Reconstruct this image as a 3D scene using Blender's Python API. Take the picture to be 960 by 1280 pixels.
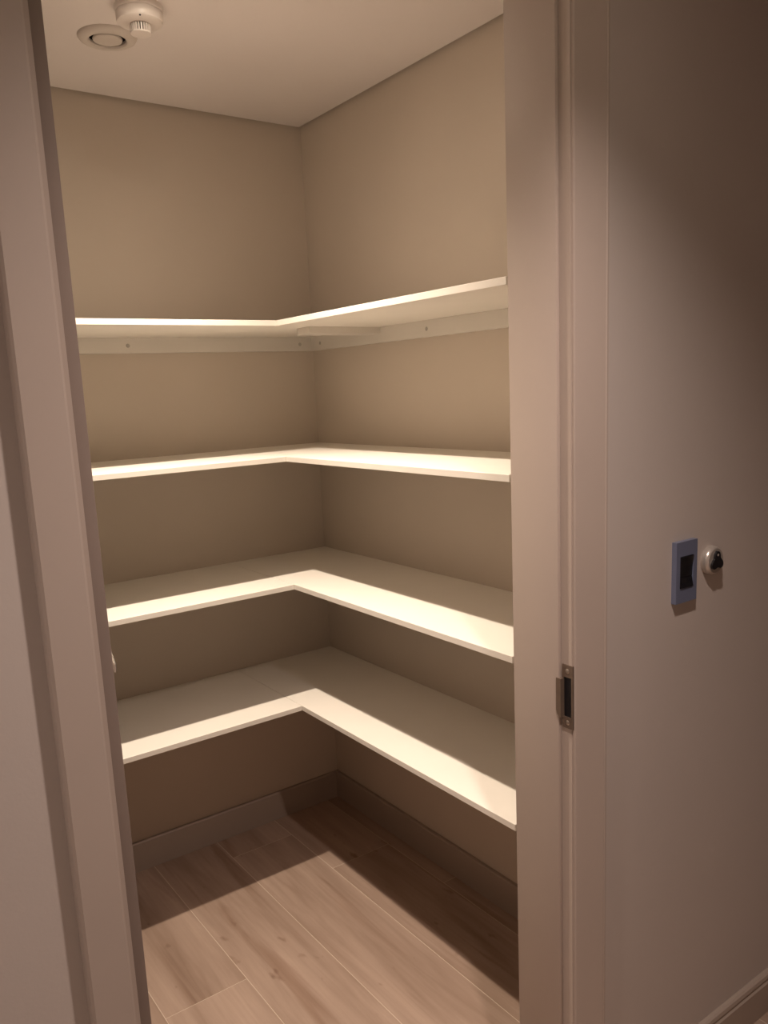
import bpy, bmesh, math, random
from mathutils import Vector, Matrix
random.seed(4)
for o in list(bpy.data.objects): bpy.data.objects.remove(o)
S = bpy.context.scene
C = S.collection
PI = math.pi

# ------------------------------------------------------------------ camera
cd = bpy.data.cameras.new('camera'); cam = bpy.data.objects.new('camera', cd); C.objects.link(cam)
cam.location = (-1.5403, -2.5203, 1.5377)
cam.rotation_euler = (1.390079, 0.045062, -0.623818)
cd.sensor_fit = 'VERTICAL'; cd.sensor_height = 36.0; cd.sensor_width = 27.0
cd.lens = 1025.06 / 1280 * 36.0
cd.shift_x = (480 - 472.888) / 1280
cd.shift_y = -(640 - 672.162) / 1280
cd.clip_start = 0.01
S.camera = cam

# ------------------------------------------------------------------ world, exposure
w = bpy.data.worlds.new('world'); S.world = w; w.use_nodes = True
bg = w.node_tree.nodes['Background']; bg.inputs[0].default_value = (0.55, 0.5, 0.5, 1); bg.inputs[1].default_value = 0.02
vs = S.view_settings
vs.view_transform = 'Standard'; vs.look = 'None'; vs.gamma = 1.0; vs.use_curve_mapping = False
vs.exposure = 1.8
PANTRY_W, HALL_W, HALL_W2 = 39.5, 29.5, 14.0
PANTRY_COL, HALL_COL = (1.0, 0.83, 0.67), (1.0, 0.82, 0.74)

# ------------------------------------------------------------------ helpers
def mat(name, base, rough=0.6, metal=0.0, var=0.05, scale=6.0, bump=0.0, bscale=200.0, spec=0.5, stretch=None):
    m = bpy.data.materials.new(name); m.use_nodes = True
    nt = m.node_tree; N = nt.nodes; L = nt.links
    b = N['Principled BSDF']; b.inputs['Roughness'].default_value = rough; b.inputs['Metallic'].default_value = metal
    b.inputs['Specular IOR Level'].default_value = spec
    tc = N.new('ShaderNodeTexCoord')
    src = tc.outputs['Object']
    if stretch:
        mp = N.new('ShaderNodeMapping'); mp.inputs['Scale'].default_value = stretch
        L.new(src, mp.inputs['Vector']); src = mp.outputs['Vector']
    no = N.new('ShaderNodeTexNoise'); no.inputs['Scale'].default_value = scale; no.inputs['Detail'].default_value = 4
    L.new(src, no.inputs['Vector'])
    r = N.new('ShaderNodeValToRGB')
    r.color_ramp.elements[0].position = 0.3; r.color_ramp.elements[1].position = 0.7
    r.color_ramp.elements[0].color = tuple(c*(1-var) for c in base) + (1,)
    r.color_ramp.elements[1].color = tuple(min(1, c*(1+var)) for c in base) + (1,)
    L.new(no.outputs['Fac'], r.inputs['Fac']); L.new(r.outputs['Color'], b.inputs['Base Color'])
    if bump:
        n2 = N.new('ShaderNodeTexNoise'); n2.inputs['Scale'].default_value = bscale; n2.inputs['Detail'].default_value = 3
        L.new(tc.outputs['Object'], n2.inputs['Vector'])
        bp = N.new('ShaderNodeBump'); bp.inputs['Strength'].default_value = bump; bp.inputs['Distance'].default_value = 0.001
        L.new(n2.outputs['Fac'], bp.inputs['Height']); L.new(bp.outputs['Normal'], b.inputs['Normal'])
    return m

def emis(name, col, s):
    m = bpy.data.materials.new(name); m.use_nodes = True
    b = m.node_tree.nodes['Principled BSDF']
    b.inputs['Emission Color'].default_value = col + (1,); b.inputs['Emission Strength'].default_value = s
    return m

def wood_mat():
    m = bpy.data.materials.new('wood_look_tile'); m.use_nodes = True
    nt = m.node_tree; N = nt.nodes; L = nt.links; b = N['Principled BSDF']
    b.inputs['Roughness'].default_value = 0.42
    tc = N.new('ShaderNodeTexCoord'); oi = N.new('ShaderNodeObjectInfo')
    off = N.new('ShaderNodeVectorMath'); off.operation = 'MULTIPLY_ADD'
    cb = N.new('ShaderNodeCombineXYZ')
    for i in range(3): L.new(oi.outputs['Random'], cb.inputs[i])
    L.new(cb.outputs[0], off.inputs[0]); off.inputs[1].default_value = (37, 53, 11); L.new(tc.outputs['Object'], off.inputs[2])
    def noise(scale, vec, det=5, rough=0.6, dist=0.0):
        mp = N.new('ShaderNodeMapping'); mp.inputs['Scale'].default_value = vec; L.new(off.outputs[0], mp.inputs['Vector'])
        n = N.new('ShaderNodeTexNoise'); n.inputs['Scale'].default_value = scale; n.inputs['Detail'].default_value = det
        n.inputs['Roughness'].default_value = rough; n.inputs['Distortion'].default_value = dist
        L.new(mp.outputs[0], n.inputs['Vector']); return n.outputs['Fac']
    def ramp(fac, a, c, p0=0.3, p1=0.7):
        r = N.new('ShaderNodeValToRGB'); r.color_ramp.elements[0].position = p0; r.color_ramp.elements[1].position = p1
        r.color_ramp.elements[0].color = a + (1,); r.color_ramp.elements[1].color = c + (1,); L.new(fac, r.inputs['Fac']); return r.outputs['Color']
    def mul(a, c, f=1.0):
        x = N.new('ShaderNodeMix'); x.data_type = 'RGBA'; x.blend_type = 'MULTIPLY'; x.inputs['Factor'].default_value = f
        L.new(a, x.inputs[6]); L.new(c, x.inputs[7]); return x.outputs[2]
    basec = ramp(noise(1.0, (11, 1.3, 1), 4, 0.55, 0.5), WOOD_D, WOOD_L, 0.34, 0.66)
    fine = ramp(noise(1.0, (85, 3, 1), 5, 0.65, 0.3), (0.90, 0.885, 0.87), (1, 1, 1), 0.32, 0.62)
    dark = ramp(noise(1.0, (20, 1.5, 1), 3, 0.5, 0.6), (0.74, 0.68, 0.64), (1, 1, 1), 0.28, 0.42)
    knots = ramp(noise(1.0, (26, 13, 1), 2, 0.4, 0.2), (0.60, 0.52, 0.47), (1, 1, 1), 0.20, 0.29)
    c = mul(mul(mul(basec, fine), dark), knots)
    L.new(c, b.inputs['Base Color'])
    return m

def bx(bm, x0, x1, y0, y1, z0, z1):
    vs_ = [bm.verts.new(p) for p in ((x0,y0,z0),(x1,y0,z0),(x1,y1,z0),(x0,y1,z0),(x0,y0,z1),(x1,y0,z1),(x1,y1,z1),(x0,y1,z1))]
    for f in ((3,2,1,0),(4,5,6,7),(0,1,5,4),(1,2,6,5),(2,3,7,6),(3,0,4,7)):
        bm.faces.new([vs_[i] for i in f])

def mesh_of(bm, name, smooth=False):
    bmesh.ops.recalc_face_normals(bm, faces=bm.faces)
    me = bpy.data.meshes.new(name); bm.to_mesh(me); bm.free()
    if smooth:
        for p in me.polygons: p.use_smooth = True
        try: me.set_sharp_from_angle(angle=math.radians(35))
        except Exception: pass
    return me

def obj(name, bm, m, parent=None, loc=(0,0,0), rot=(0,0,0), smooth=False, bevel=0.0, seg=2):
    if bevel:
        bmesh.ops.bevel(bm, geom=list(bm.edges), offset=bevel, segments=seg, affect='EDGES', clamp_overlap=True, profile=0.5)
        smooth = True
    me = mesh_of(bm, name, smooth); me.materials.append(m)
    o = bpy.data.objects.new(name, me); C.objects.link(o)
    o.location = loc; o.rotation_euler = rot
    if parent: o.parent = parent
    return o

def box(name, r, m, parent=None, bevel=0.0, origin=None, seg=2):
    """box r = x0,x1,y0,y1,z0,z1 in the parent's frame; object origin at the base centre"""
    x0,x1,y0,y1,z0,z1 = r
    c = origin or ((x0+x1)/2, (y0+y1)/2, z0)
    bm = bmesh.new(); bx(bm, x0-c[0], x1-c[0], y0-c[1], y1-c[1], z0-c[2], z1-c[2])
    return obj(name, bm, m, parent, c, bevel=bevel, seg=seg)

def lathe(bm, prof, n=48, axis='Z', closed=False):
    rings = []
    for r, h in prof:
        ring = []
        if r < 1e-6:
            ring = [bm.verts.new((0,0,h))]
        else:
            for k in range(n):
                a = 2*PI*k/n; ring.append(bm.verts.new((r*math.cos(a), r*math.sin(a), h)))
        rings.append(ring)
    pairs = list(zip(rings, rings[1:])) + ([(rings[-1], rings[0])] if closed else [])
    for a, b in pairs:
        if len(a) == 1 and len(b) == 1: continue
        for k in range(n):
            j = (k+1) % n
            if len(a) == 1: bm.faces.new((a[0], b[k], b[j]))
            elif len(b) == 1: bm.faces.new((a[k], a[j], b[0]))
            else: bm.faces.new((a[k], a[j], b[j], b[k]))
    if not closed:
        for ring in (rings[0], rings[-1]):
            if len(ring) > 2: bm.faces.new(ring)

def prism(bm, pts, h0, h1, M=None):
    """extrude a 2D outline (a,b) from h0 to h1; M maps (a,b,h) to xyz"""
    M = M or (lambda a,b,h: (a,b,h))
    lo = [bm.verts.new(M(a,b,h0)) for a,b in pts]; hi = [bm.verts.new(M(a,b,h1)) for a,b in pts]
    n = len(pts)
    bm.faces.new(lo[::-1]); bm.faces.new(hi)
    for i in range(n):
        j = (i+1) % n; bm.faces.new((lo[i], lo[j], hi[j], hi[i]))

def tube(bm, pts, rad, n=12):
    rings = []
    for i, p in enumerate(pts):
        p = Vector(p); t = (Vector(pts[min(i+1,len(pts)-1)]) - Vector(pts[max(i-1,0)])).normalized()
        u = t.cross(Vector((0,0,1)));
        if u.length < 1e-3: u = t.cross(Vector((0,1,0)))
        u.normalize(); v = t.cross(u)
        ra, rb = rad[i] if isinstance(rad, list) else (rad, rad)
        rings.append([bm.verts.new(p + u*math.cos(2*PI*k/n)*ra + v*math.sin(2*PI*k/n)*rb) for k in range(n)])
    for a, b in zip(rings, rings[1:]):
        for k in range(n):
            j = (k+1)%n; bm.faces.new((a[k], a[j], b[j], b[k]))
    bm.faces.new(rings[0]); bm.faces.new(rings[-1])

def tag(o, label, cat=None, group=None, kind=None):
    o['label'] = label
    if cat: o['category'] = cat
    if group: o['group'] = group
    if kind: o['kind'] = kind
    return o

def empty(name, loc=(0,0,0), rz=0):
    o = bpy.data.objects.new(name, None); C.objects.link(o); o.location = loc; o.rotation_euler = (0,0,rz)
    o.empty_display_size = 0.05
    return o

# ------------------------------------------------------------------ materials
WOOD_D, WOOD_L = (0.33, 0.235, 0.18), (0.47, 0.35, 0.28)
M_wall = mat('greige_wall_paint', (0.59, 0.515, 0.435), 0.75, var=0.02, scale=3, bump=0.12, bscale=260)
M_hallwall = mat('hall_wall_paint', (0.55, 0.49, 0.45), 0.75, var=0.02, scale=3, bump=0.12, bscale=260)
M_ceil = mat('white_ceiling_paint', (0.74, 0.68, 0.65), 0.85, var=0.015, scale=3, bump=0.06, bscale=300)
M_trim = mat('satin_greige_trim_paint', (0.46, 0.385, 0.335), 0.6, var=0.02, scale=5)
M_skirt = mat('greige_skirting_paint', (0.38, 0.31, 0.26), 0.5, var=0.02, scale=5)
M_shelf = mat('white_melamine', (0.86, 0.82, 0.75), 0.5, var=0.012, scale=8)
M_batten = mat('white_painted_batten', (0.70, 0.66, 0.60), 0.55, var=0.02, scale=8)
M_cap = mat('grey_screw_cap', (0.42, 0.39, 0.35), 0.5, var=0.02)
M_grout = mat('pale_grout', (0.66, 0.56, 0.45), 0.8, var=0.05, scale=40)
M_wood = wood_mat()
M_plastic = mat('white_plastic', (0.72, 0.66, 0.62), 0.35, var=0.01)
M_vent = mat('white_enamel_vent', (0.62, 0.56, 0.51), 0.5, var=0.01)
M_dark = mat('black_plastic', (0.008, 0.008, 0.011), 0.35, var=0.05)
M_slot = mat('dark_slot', (0.03, 0.025, 0.022), 0.7, var=0.05)
M_blue = mat('blue_grey_switch_plastic', (0.145, 0.165, 0.245), 0.32, var=0.02)
M_steel = mat('brushed_steel', (0.62, 0.58, 0.54), 0.28, 1.0, var=0.04, scale=60)
M_plate = mat('aged_brown_steel', (0.17, 0.125, 0.095), 0.45, 0.3, var=0.08, scale=60)
M_lever = mat('polished_nickel', (0.85, 0.80, 0.74), 0.22, 0.75, var=0.01)
M_strip = mat('taupe_strip', (0.25, 0.195, 0.165), 0.8, var=0.04, scale=10)
M_silver = mat('satin_silver_plastic', (0.60, 0.55, 0.50), 0.3, 0.55, var=0.02)
M_door = mat('greige_door_paint', (0.46, 0.40, 0.36), 0.45, var=0.02)
M_lens = emis('lamp_lens', (1.0, 0.85, 0.66), 40.0)

# ------------------------------------------------------------------ dimensions (metres, pantry corner at the origin)
H = 2.40
YF = -1.5905           # hall face of the door wall
YB = -1.4558           # pantry face of the door wall
XL, XR = -1.2826, -0.4806   # lining faces
HEAD = 2.20
PXL = -1.75            # pantry left wall
HX0, HX1, HY = -4.2, 2.2, -3.10   # hall extent
T = 0.10

# ------------------------------------------------------------------ floor
fl = box('floor', (HX0-T, HX1+T, HY-T, T, -0.12, -0.0004), M_grout)
tag(fl, 'wood-look plank floor with pale grout joints', 'floor', kind='structure')
pitch, gap = 0.2275, 0.0018
cols = []
x = -0.745 - pitch*16
while x < HX1:
    if x + pitch > HX0: cols.append(x)
    x += pitch
joint = {-0.9725: -0.694, -0.745: -1.15, -0.5175: -0.14, -0.29: -0.408, -0.0625: -0.70, -1.2: -0.98}
cache = {}
def plank(x0, x1, y0, y1):
    w_, l_ = round(x1-x0-gap, 4), round(y1-y0-gap, 4)
    if w_ < 0.01 or l_ < 0.01: return
    if (w_, l_) not in cache:
        bm = bmesh.new(); bx(bm, -w_/2, w_/2, -l_/2, l_/2, -0.003, 0)
        me = mesh_of(bm, 'plank'); me.materials.append(M_wood); cache[(w_, l_)] = me
    o = bpy.data.objects.new('plank', cache[(w_, l_)]); C.objects.link(o)
    o.parent = fl; o.matrix_parent_inverse = Matrix.Translation(-Vector(fl.location)); o.location = ((x0+x1)/2, (y0+y1)/2, 0)
for i, x0 in enumerate(cols):
    x1 = min(x0+pitch, HX1); xa = max(x0, HX0)
    j = None
    for k, v in joint.items():
        if abs(k-x0) < 0.02: j = v
    if j is None: j = -0.2 - (i*0.43 % 1.2)
    ys = [j + 1.2*k for k in range(-4, 4)]
    for a in ys:
        lo, hi = max(a, HY), min(a+1.2, 0.0)
        if hi - lo > 0.02: plank(xa, x1, lo, hi)

# ------------------------------------------------------------------ walls and ceilings
tag(box('wall_back', (PXL-T, T, 0, T, 0, 2.5), M_wall), 'greige painted back wall behind the left run of shelves', 'wall', kind='structure')
tag(box('wall_right', (0, T, YB, 0, 0, 2.5), M_wall), 'greige painted right pantry wall behind the right run of shelves', 'wall', kind='structure')
tag(box('wall_left', (PXL-T, PXL, YB, 0, 0, 2.5), M_wall), 'greige painted left pantry wall behind the door', 'wall', kind='structure')
bm = bmesh.new()
bx(bm, HX0, XL-0.03, YF, YB, 0, 2.5); bx(bm, XR+0.03, HX1, YF, YB, 0, 2.5); bx(bm, XL-0.03, XR+0.03, YF, YB, HEAD+0.03, 2.5)
tag(obj('wall_front', bm, M_hallwall), 'greige hallway wall with the pantry doorway in it', 'wall', kind='structure')
tag(box('wall_hall', (HX0, HX1, HY-T, HY, 0, 2.5), M_hallwall), 'greige hallway wall behind the viewer', 'wall', kind='structure')
tag(box('wall_hall_left', (HX0-T, HX0, HY, YB, 0, 2.5), M_hallwall), 'greige wall at the left end of the hallway', 'wall', kind='structure')
tag(box('wall_hall_right', (HX1, HX1+T, HY, YB, 0, 2.5), M_hallwall), 'greige wall at the right end of the hallway', 'wall', kind='structure')
G = 0.015
bm = bmesh.new()
bx(bm, PXL+G, -G, YB+G, -G, H, H+0.015)          # ceiling board, stops short of the walls: shadow gap
bx(bm, PXL-T, T, YB, T, H+0.03, H+0.12)
tag(obj('ceiling', bm, M_ceil), 'off-white pantry ceiling with a shadow gap along the walls', 'ceiling', kind='structure')
tag(box('ceiling_hall', (HX0-T, HX1+T, HY-T, YF, H, H+0.1), M_ceil), 'off-white hallway ceiling', 'ceiling', kind='structure')

# ------------------------------------------------------------------ baseboards
def skirting(name, p0, p1, nrm, label, h=0.1016, fancy=False):
    """profile (depth, height) swept from p0 to p1 along the wall, nrm points into the room"""
    prof = [(0,0),(0.014,0),(0.014,h-0.004),(0.011,h),(0,h)]
    if fancy: prof = [(0,0),(0.016,0),(0.016,h-0.022),(0.012,h-0.018),(0.012,h-0.014),(0.014,h-0.011),(0.012,h-0.003),(0.008,h),(0,h)]
    p0, p1, nrm = Vector(p0), Vector(p1), Vector(nrm); d = p1-p0; L_ = d.length; d.normalize()
    bm = bmesh.new(); prism(bm, prof, 0, L_, lambda a,b,t: tuple(d*t + nrm*a + Vector((0,0,b))))
    tag(obj(name, bm, M_skirt, loc=p0), label, 'baseboard', kind='structure')
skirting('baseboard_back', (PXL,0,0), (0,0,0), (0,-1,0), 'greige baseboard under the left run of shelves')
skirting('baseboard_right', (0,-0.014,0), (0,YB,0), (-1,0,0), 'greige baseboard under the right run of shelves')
skirting('baseboard_hall', (-0.395,YF,0), (HX1,YF,0), (0,-1,0), 'grooved hallway baseboard below the light switch', fancy=True)
skirting('baseboard_left', (HX0,YF,0), (-1.353,YF,0), (0,-1,0), 'grooved hallway baseboard left of the doorway', fancy=True)

# ------------------------------------------------------------------ door frame
CF = 0.018
fr = empty('trim_1', ((XL+XR)/2, YF, 0)); tag(fr, 'greige painted door frame around the pantry opening', 'door frame', kind='structure')
fx = (XL+XR)/2
def F(name, bm, m=M_trim, bevel=0.0): return obj(name, bm, m, fr, (-fx, -YF, 0), bevel=bevel)
bm = bmesh.new(); bx(bm, XL-0.03, XL, YF, YB, 0, HEAD); F('lining', bm)
bm = bmesh.new(); bx(bm, XR, XR+0.03, YF, YB, 0, HEAD); F('lining', bm)
bm = bmesh.new(); bx(bm, XL-0.03, XR+0.03, YF, YB, HEAD, HEAD+0.03); F('head_lining', bm)
SY = -1.5672
bm = bmesh.new(); bx(bm, XL, -1.2640, SY, YB, 0, HEAD); F('door_stop', bm, bevel=0.0015)
bm = bmesh.new(); bx(bm, XL+0.0012, -1.2634, SY-0.004, SY+0.0005, 0, HEAD-0.012); sl = F('dark_strip', bm, M_strip, bevel=0.001); sl['label'] = 'dark taupe strip on the left door stop'  # thin strip, darker than the trim, covering the left stop's front face
bm = bmesh.new(); bx(bm, -0.4886, XR, SY, YB, 0, HEAD); F('door_stop', bm, bevel=0.0015)
bm = bmesh.new(); bx(bm, -1.2648, -0.4886, SY, YB, HEAD-0.012, HEAD); F('door_stop', bm)
def casing(inner, outer, z1, s):
    """outline in x (towards the outer edge) and depth, rounded bead at the outer edge"""
    w_ = abs(outer-inner)
    pts = [(0,0),(0,0.004),(0.0008,0.0052),(0.0025,0.006),(w_-0.0150,CF),(w_-0.0135,CF-0.0025),(w_-0.0115,CF-0.0025),(w_-0.0100,CF-0.0005),
           (w_-0.0065,CF-0.0005),(w_-0.0045,CF-0.003),(w_-0.0015,CF-0.005),(w_,CF-0.009),(w_,0)]
    bm = bmesh.new(); prism(bm, pts, 0, z1, lambda a,b,h: (inner + s*a, YF-b, h)); return bm
F('casing', casing(-0.4786, -0.4010, HEAD+0.075, 1))
bmL = bmesh.new()
wl = 0.0560
ptsL = [(0,0),(0,0.007),(0.0035,0.007),(0.0042,0.011),(0.007,0.0125),(wl-0.004,CF),(wl-0.001,CF-0.002),(wl,CF-0.005),(wl,0)]
prism(bmL, ptsL, 0, HEAD+0.075, lambda a,b,h: (-1.2866 - a, YF-b, h)); F('casing', bmL)
bm = bmesh.new(); bx(bm, -1.2866, -0.4786, YF-CF, YF, HEAD+0.004, HEAD+0.075); F('head_casing', bm, bevel=0.002)
# strike plate
sp = empty('strike_plate', (XR-fx, 0, 0)); sp.parent = fr; sp['label'] = 'dark metal strike plate with two screws'
px, zc = XR, 0.9843
bm = bmesh.new()
y0, y1 = -1.5945, -1.5705
for (a,b,c,d) in ((y0,y1,zc+0.036,zc+0.059),(y0,y1,zc-0.059,zc-0.038),(y1-0.0035,y1,zc-0.038,zc+0.036),(y0,y0+0.0035,zc-0.038,zc+0.036)):
    bx(bm, px-0.0022, px+0.001, a, b, c, d)
o = obj('plate', bm, M_plate, sp, (-XR, -YF, 0))
bm = bmesh.new(); bx(bm, px-0.0008, px+0.0008, y0+0.0035, y1-0.0035, zc-0.038, zc+0.036)
obj('latch_hole', bm, M_dark, sp, (-XR, -YF, 0))
# tongue bent over the stop, rounded lower corner
bm = bmesh.new()
tp = [(0,-0.030),(0,0.033),(0.0105,0.033),(0.0105,-0.026),(0.0085,-0.034),(0.005,-0.038),(0.0,-0.040)]
prism(bm, [(y1-0.003+a, zc+b) for a,b in tp], px-0.0100, px-0.0020, lambda a,b,h: (h, a, b))
obj('tongue', bm, M_plate, sp, (-XR, -YF, 0))
for dz in (0.0475, -0.0485):
    bm = bmesh.new(); lathe(bm, [(0,0.0012),(0.003,0.0010),(0.0046,0.0)], 16)
    obj('screw', bm, M_steel, sp, (-0.0022, (y0+y1)/2-YF, zc+dz), (0,-PI/2,0), smooth=True)

# ------------------------------------------------------------------ open door inside the pantry
ang = math.radians(77.9)
hx, hy = -1.277, YB+0.003
dr = empty('door_1', (hx, hy, 0), ang); tag(dr, 'greige flush door swung open into the pantry behind the left jamb', 'door', kind='structure')
bm = bmesh.new(); bx(bm, 0.003, 0.775, -0.04, 0.0, 0.008, 2.17); obj('door_leaf', bm, M_door, dr, bevel=0.002)
hd = empty('lever_handle', (0.700, -0.04, 1.004)); hd.parent = dr; hd['label'] = 'steel lever handle'
bm = bmesh.new(); lathe(bm, [(0.0,0.008),(0.022,0.008),(0.0255,0.005),(0.026,0)], 32); obj('rose', bm, M_steel, hd, rot=(PI/2,0,0), smooth=True)
bm = bmesh.new(); tube(bm, [(0,-0.004,0),(0,-0.044,0)], 0.009, 16); obj('neck', bm, M_steel, hd, smooth=True)
bm = bmesh.new(); tube(bm, [(0.014,-0.050,0),(0.004,-0.051,0),(-0.03,-0.052,0),(-0.07,-0.052,-0.001),(-0.105,-0.052,-0.003),(-0.112,-0.052,-0.003)],
                       [(0.003,0.008),(0.0048,0.010),(0.0045,0.0105),(0.0042,0.011),(0.004,0.012),(0.002,0.010)], 16)
obj('lever', bm, M_lever, hd, smooth=True)

# ------------------------------------------------------------------ shelves
DL, DR, TH, YE = 0.4412, 0.3826, 0.0155, -1.345
XS = PXL
ZS = [(1.7364, 'top corner shelf above eye level with battens under it'), (1.3560, 'second corner shelf from the top, just below eye level'),
      (0.9770, 'third corner shelf from the top, brightest lit of the four'), (0.5972, 'lowest corner shelf above the shaded floor')]
shelves = []
for z, lab in ZS:
    s = empty('corner_shelf', (-DR, -DL, z-TH)); tag(s, 'white L-shaped ' + lab, 'shelf', 'white corner shelves in the pantry')
    bm = bmesh.new(); bx(bm, 0.0004, DR, YE+DL, DL, 0, TH); obj('shelf_board', bm, M_shelf, s, bevel=0.0008, seg=1)
    bm = bmesh.new(); bx(bm, XS+DR, -0.0004, 0, DL, 0, TH-0.0004); obj('shelf_board', bm, M_shelf, s, bevel=0.0008, seg=1)
    shelves.append(s)
s = shelves[0]; BH = 0.0463
def cap(par, loc, rot):
    bm = bmesh.new(); lathe(bm, [(0,0.0012),(0.0048,0.0010),(0.006,0.0)], 16); obj('screw_cap', bm, M_cap, par, loc, rot, smooth=True)
def P2(x, y, z): return (x+DR, y+DL, z)
b1 = box('batten', (XS+DR, DR, DL-0.018, DL, -BH, 0), M_batten, s, bevel=0.001, seg=1)
for xx in (-1.30, -0.664, -0.063): cap(b1, (xx+DR-b1.location.x, -0.009, 0.0225), (PI/2,0,0))
b2 = box('batten', (DR-0.018, DR, YE+DL, DL-0.018, -BH, 0), M_batten, s, bevel=0.001, seg=1)
for yy in (-0.0759, -0.652, -1.22): cap(b2, (-0.009, yy+DL-b2.location.y, 0.0225), (0,-PI/2,0))
box('cleat', (-0.272+DR, DR-0.018, -0.430+DL, -0.360+DL, -0.020, 0), M_batten, s, bevel=0.001, seg=1)

# ------------------------------------------------------------------ ceiling fittings
def downlight(name, loc, label, watts, col, cone, radius, blend=1.0):
    r = empty(name, loc); tag(r, label, 'ceiling light', 'recessed ceiling downlights')
    bm = bmesh.new(); lathe(bm, [(0.036,0.0),(0.036,-0.003),(0.044,-0.006),(0.050,-0.004),(0.052,0.0)], 40, closed=True); obj('trim_ring', bm, M_plastic, r, smooth=True)
    bm = bmesh.new(); lathe(bm, [(0.0,-0.008),(0.020,-0.007),(0.032,-0.004),(0.036,0.0)], 32); obj('lens', bm, M_lens, r)
    ld = bpy.data.lights.new('downlight_bulb', 'SPOT'); ld.energy = watts; ld.color = col; ld.spot_size = math.radians(cone); ld.spot_blend = blend
    ld.shadow_soft_size = radius
    lo = bpy.data.objects.new('downlight_bulb', ld); C.objects.link(lo); lo.parent = r; lo.location = (0,0,-0.012-radius*0)
    return r
downlight('downlight', (-0.81, -0.83, H), 'round downlight in the pantry ceiling', PANTRY_W, PANTRY_COL, 111, 0.018, 0.95)
downlight('downlight', (-0.83, -2.07, H), 'round downlight in the hallway ceiling in front of the pantry doorway', HALL_W, HALL_COL, 115, 0.03)
downlight('downlight', (-2.60, -2.10, H), 'round downlight further along the hallway ceiling', HALL_W2, HALL_COL, 144, 0.05, 0.6)

v = empty('air_valve', (-0.7765, -0.405, H)); tag(v, 'round white air valve set in the pantry ceiling', 'vent')
bm = bmesh.new(); lathe(bm, [(0.043,0.0),(0.043,-0.007),(0.046,-0.011),(0.055,-0.012),(0.066,-0.007),(0.070,-0.001),(0.070,0.0)], 56, closed=True); obj('rim', bm, M_vent, v, smooth=True)
bm = bmesh.new(); lathe(bm, [(0.0,-0.001),(0.043,-0.001)], 40); obj('throat', bm, M_slot, v)
bm = bmesh.new(); lathe(bm, [(0.0,-0.011),(0.029,-0.011),(0.034,-0.009),(0.035,-0.006),(0.033,-0.003),(0,-0.002)], 48); obj('disc', bm, M_vent, v, smooth=True)

d = empty('smoke_detector', (-0.765, -0.590, H)); tag(d, 'white dome smoke detector on the pantry ceiling beside the air valve', 'smoke detector')
bm = bmesh.new(); lathe(bm, [(0.0,0.0),(0.053,0.0),(0.053,-0.010),(0.051,-0.012),(0,-0.012)], 56); obj('base', bm, M_plastic, d, smooth=True)
bm = bmesh.new(); lathe(bm, [(0.0,-0.012),(0.0500,-0.012),(0.0515,-0.015),(0.0515,-0.029),(0.0500,-0.033),(0.0465,-0.035),(0.030,-0.037),(0,-0.037)], 56); bd = obj('body', bm, M_plastic, d, smooth=True)
bm = bmesh.new(); lathe(bm, [(0.0,-0.036),(0.0185,-0.036),(0.0185,-0.0545),(0,-0.0545)], 32); obj('chamber', bm, M_slot, d, smooth=True)
bm = bmesh.new(); lathe(bm, [(0.0,-0.0535),(0.0230,-0.0535),(0.0225,-0.0560),(0.019,-0.0575),(0,-0.058)], 40); obj('cover', bm, M_plastic, d, smooth=True)
for k in range(24):
    a = 2*PI*k/24
    bm = bmesh.new(); bx(bm, 0.0180, 0.0228, -0.0015, 0.0015, -0.054, -0.0365)
    obj('rib', bm, M_plastic, d, rot=(0,0,a))
va = math.atan2(-2.52+0.59, -1.54+0.765)
bm = bmesh.new(); lathe(bm, [(0,0.0012),(0.0020,0.0008),(0.0024,0)], 14)
obj('indicator', bm, M_dark, bd, (0.0470*math.cos(va+0.03), 0.0470*math.sin(va+0.03), -0.0348), (0, math.radians(160), va+0.03), smooth=True)

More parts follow.
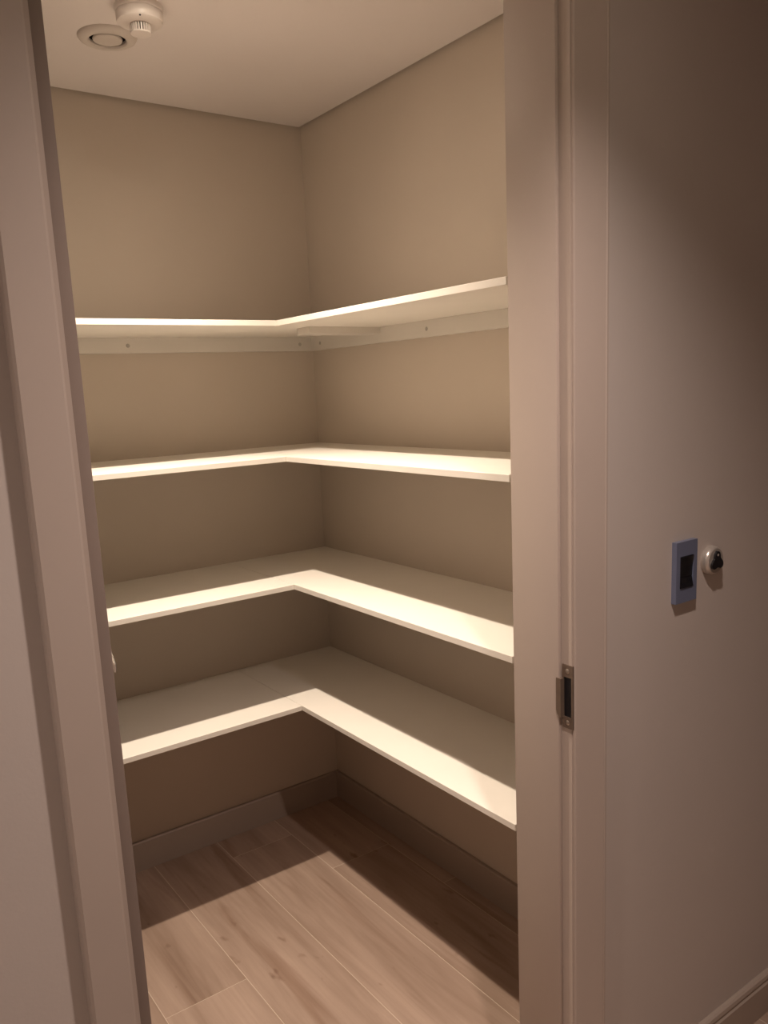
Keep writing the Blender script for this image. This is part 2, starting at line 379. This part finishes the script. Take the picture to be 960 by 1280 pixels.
# ------------------------------------------------------------------ wall switch
cx, cz = -0.1625, 1.1612
sw = empty('light_switch', (cx, YF, cz-0.0605)); tag(sw, 'blue-grey rectangular light switch with black rockers beside the doorway', 'light switch')
def fy(bm_fn): pass
bm = bmesh.new()
hw, hh, t = 0.0335, 0.0605, 0.0105
rw, r0, r1 = 0.0215, 0.0285, 0.092
for (a,b,c,e) in ((-hw,-rw,0,2*hh),(rw,hw,0,2*hh),(-rw,rw,0,r0),(-rw,rw,r1,2*hh)):
    bx(bm, a, b, -t, 0, c, e)
bmesh.ops.remove_doubles(bm, verts=bm.verts, dist=1e-6)
obj('faceplate', bm, M_blue, sw)
bm = bmesh.new(); bx(bm, -rw, rw, -0.003, 0, r0, r1); obj('back_box', bm, M_dark, sw)
def rocker(z0, z1, flip):
    bm = bmesh.new(); zm = (z0+z1)/2; a, b = (0.0125, 0.0085) if flip else (0.0085, 0.0125)
    prism(bm, [(-0.003,z0),(-a,z0),(-0.0092,zm),(-b,z1),(-0.003,z1)], -rw+0.0008, rw-0.0008, lambda y,z,h: (h,y,z))
    obj('rocker', bm, M_dark, sw, bevel=0.0006, seg=1)
rocker(r0+0.0008, 0.0487, True); rocker(0.0495, r1-0.0008, False)

# round knob
kx, kz = -0.0735, 1.1690
kn = empty('dimmer_knob', (kx, YF, kz)); tag(kn, 'round silver wall control with a black three-lobed knob', 'knob')
bm = bmesh.new(); lathe(bm, [(0.0,0.0),(0.0285,0.0),(0.0295,0.004),(0.0290,0.010),(0.0275,0.0135),(0.0245,0.0160),(0.0,0.0165)], 48); obj('dome', bm, M_silver, kn, rot=(PI/2,0,0), smooth=True)
pts = []
for k in range(48):
    a = 2*PI*k/48; r = 0.0165 + 0.0045*math.cos(3*(a-PI/2)); pts.append((r*math.cos(a), r*math.sin(a)-0.001))
bm = bmesh.new(); prism(bm, pts, 0.0150, 0.0205, lambda a,b,h: (a,-h,b))
lobe = obj('lobed_knob', bm, M_dark, kn, bevel=0.0)
bm = bmesh.new(); lathe(bm, [(0,0.0008),(0.0022,0.0006),(0.0026,0)], 14); obj('pointer_dot', bm, M_silver, kn, (0,-0.0205,0.0125), (PI/2,0,0), smooth=True)
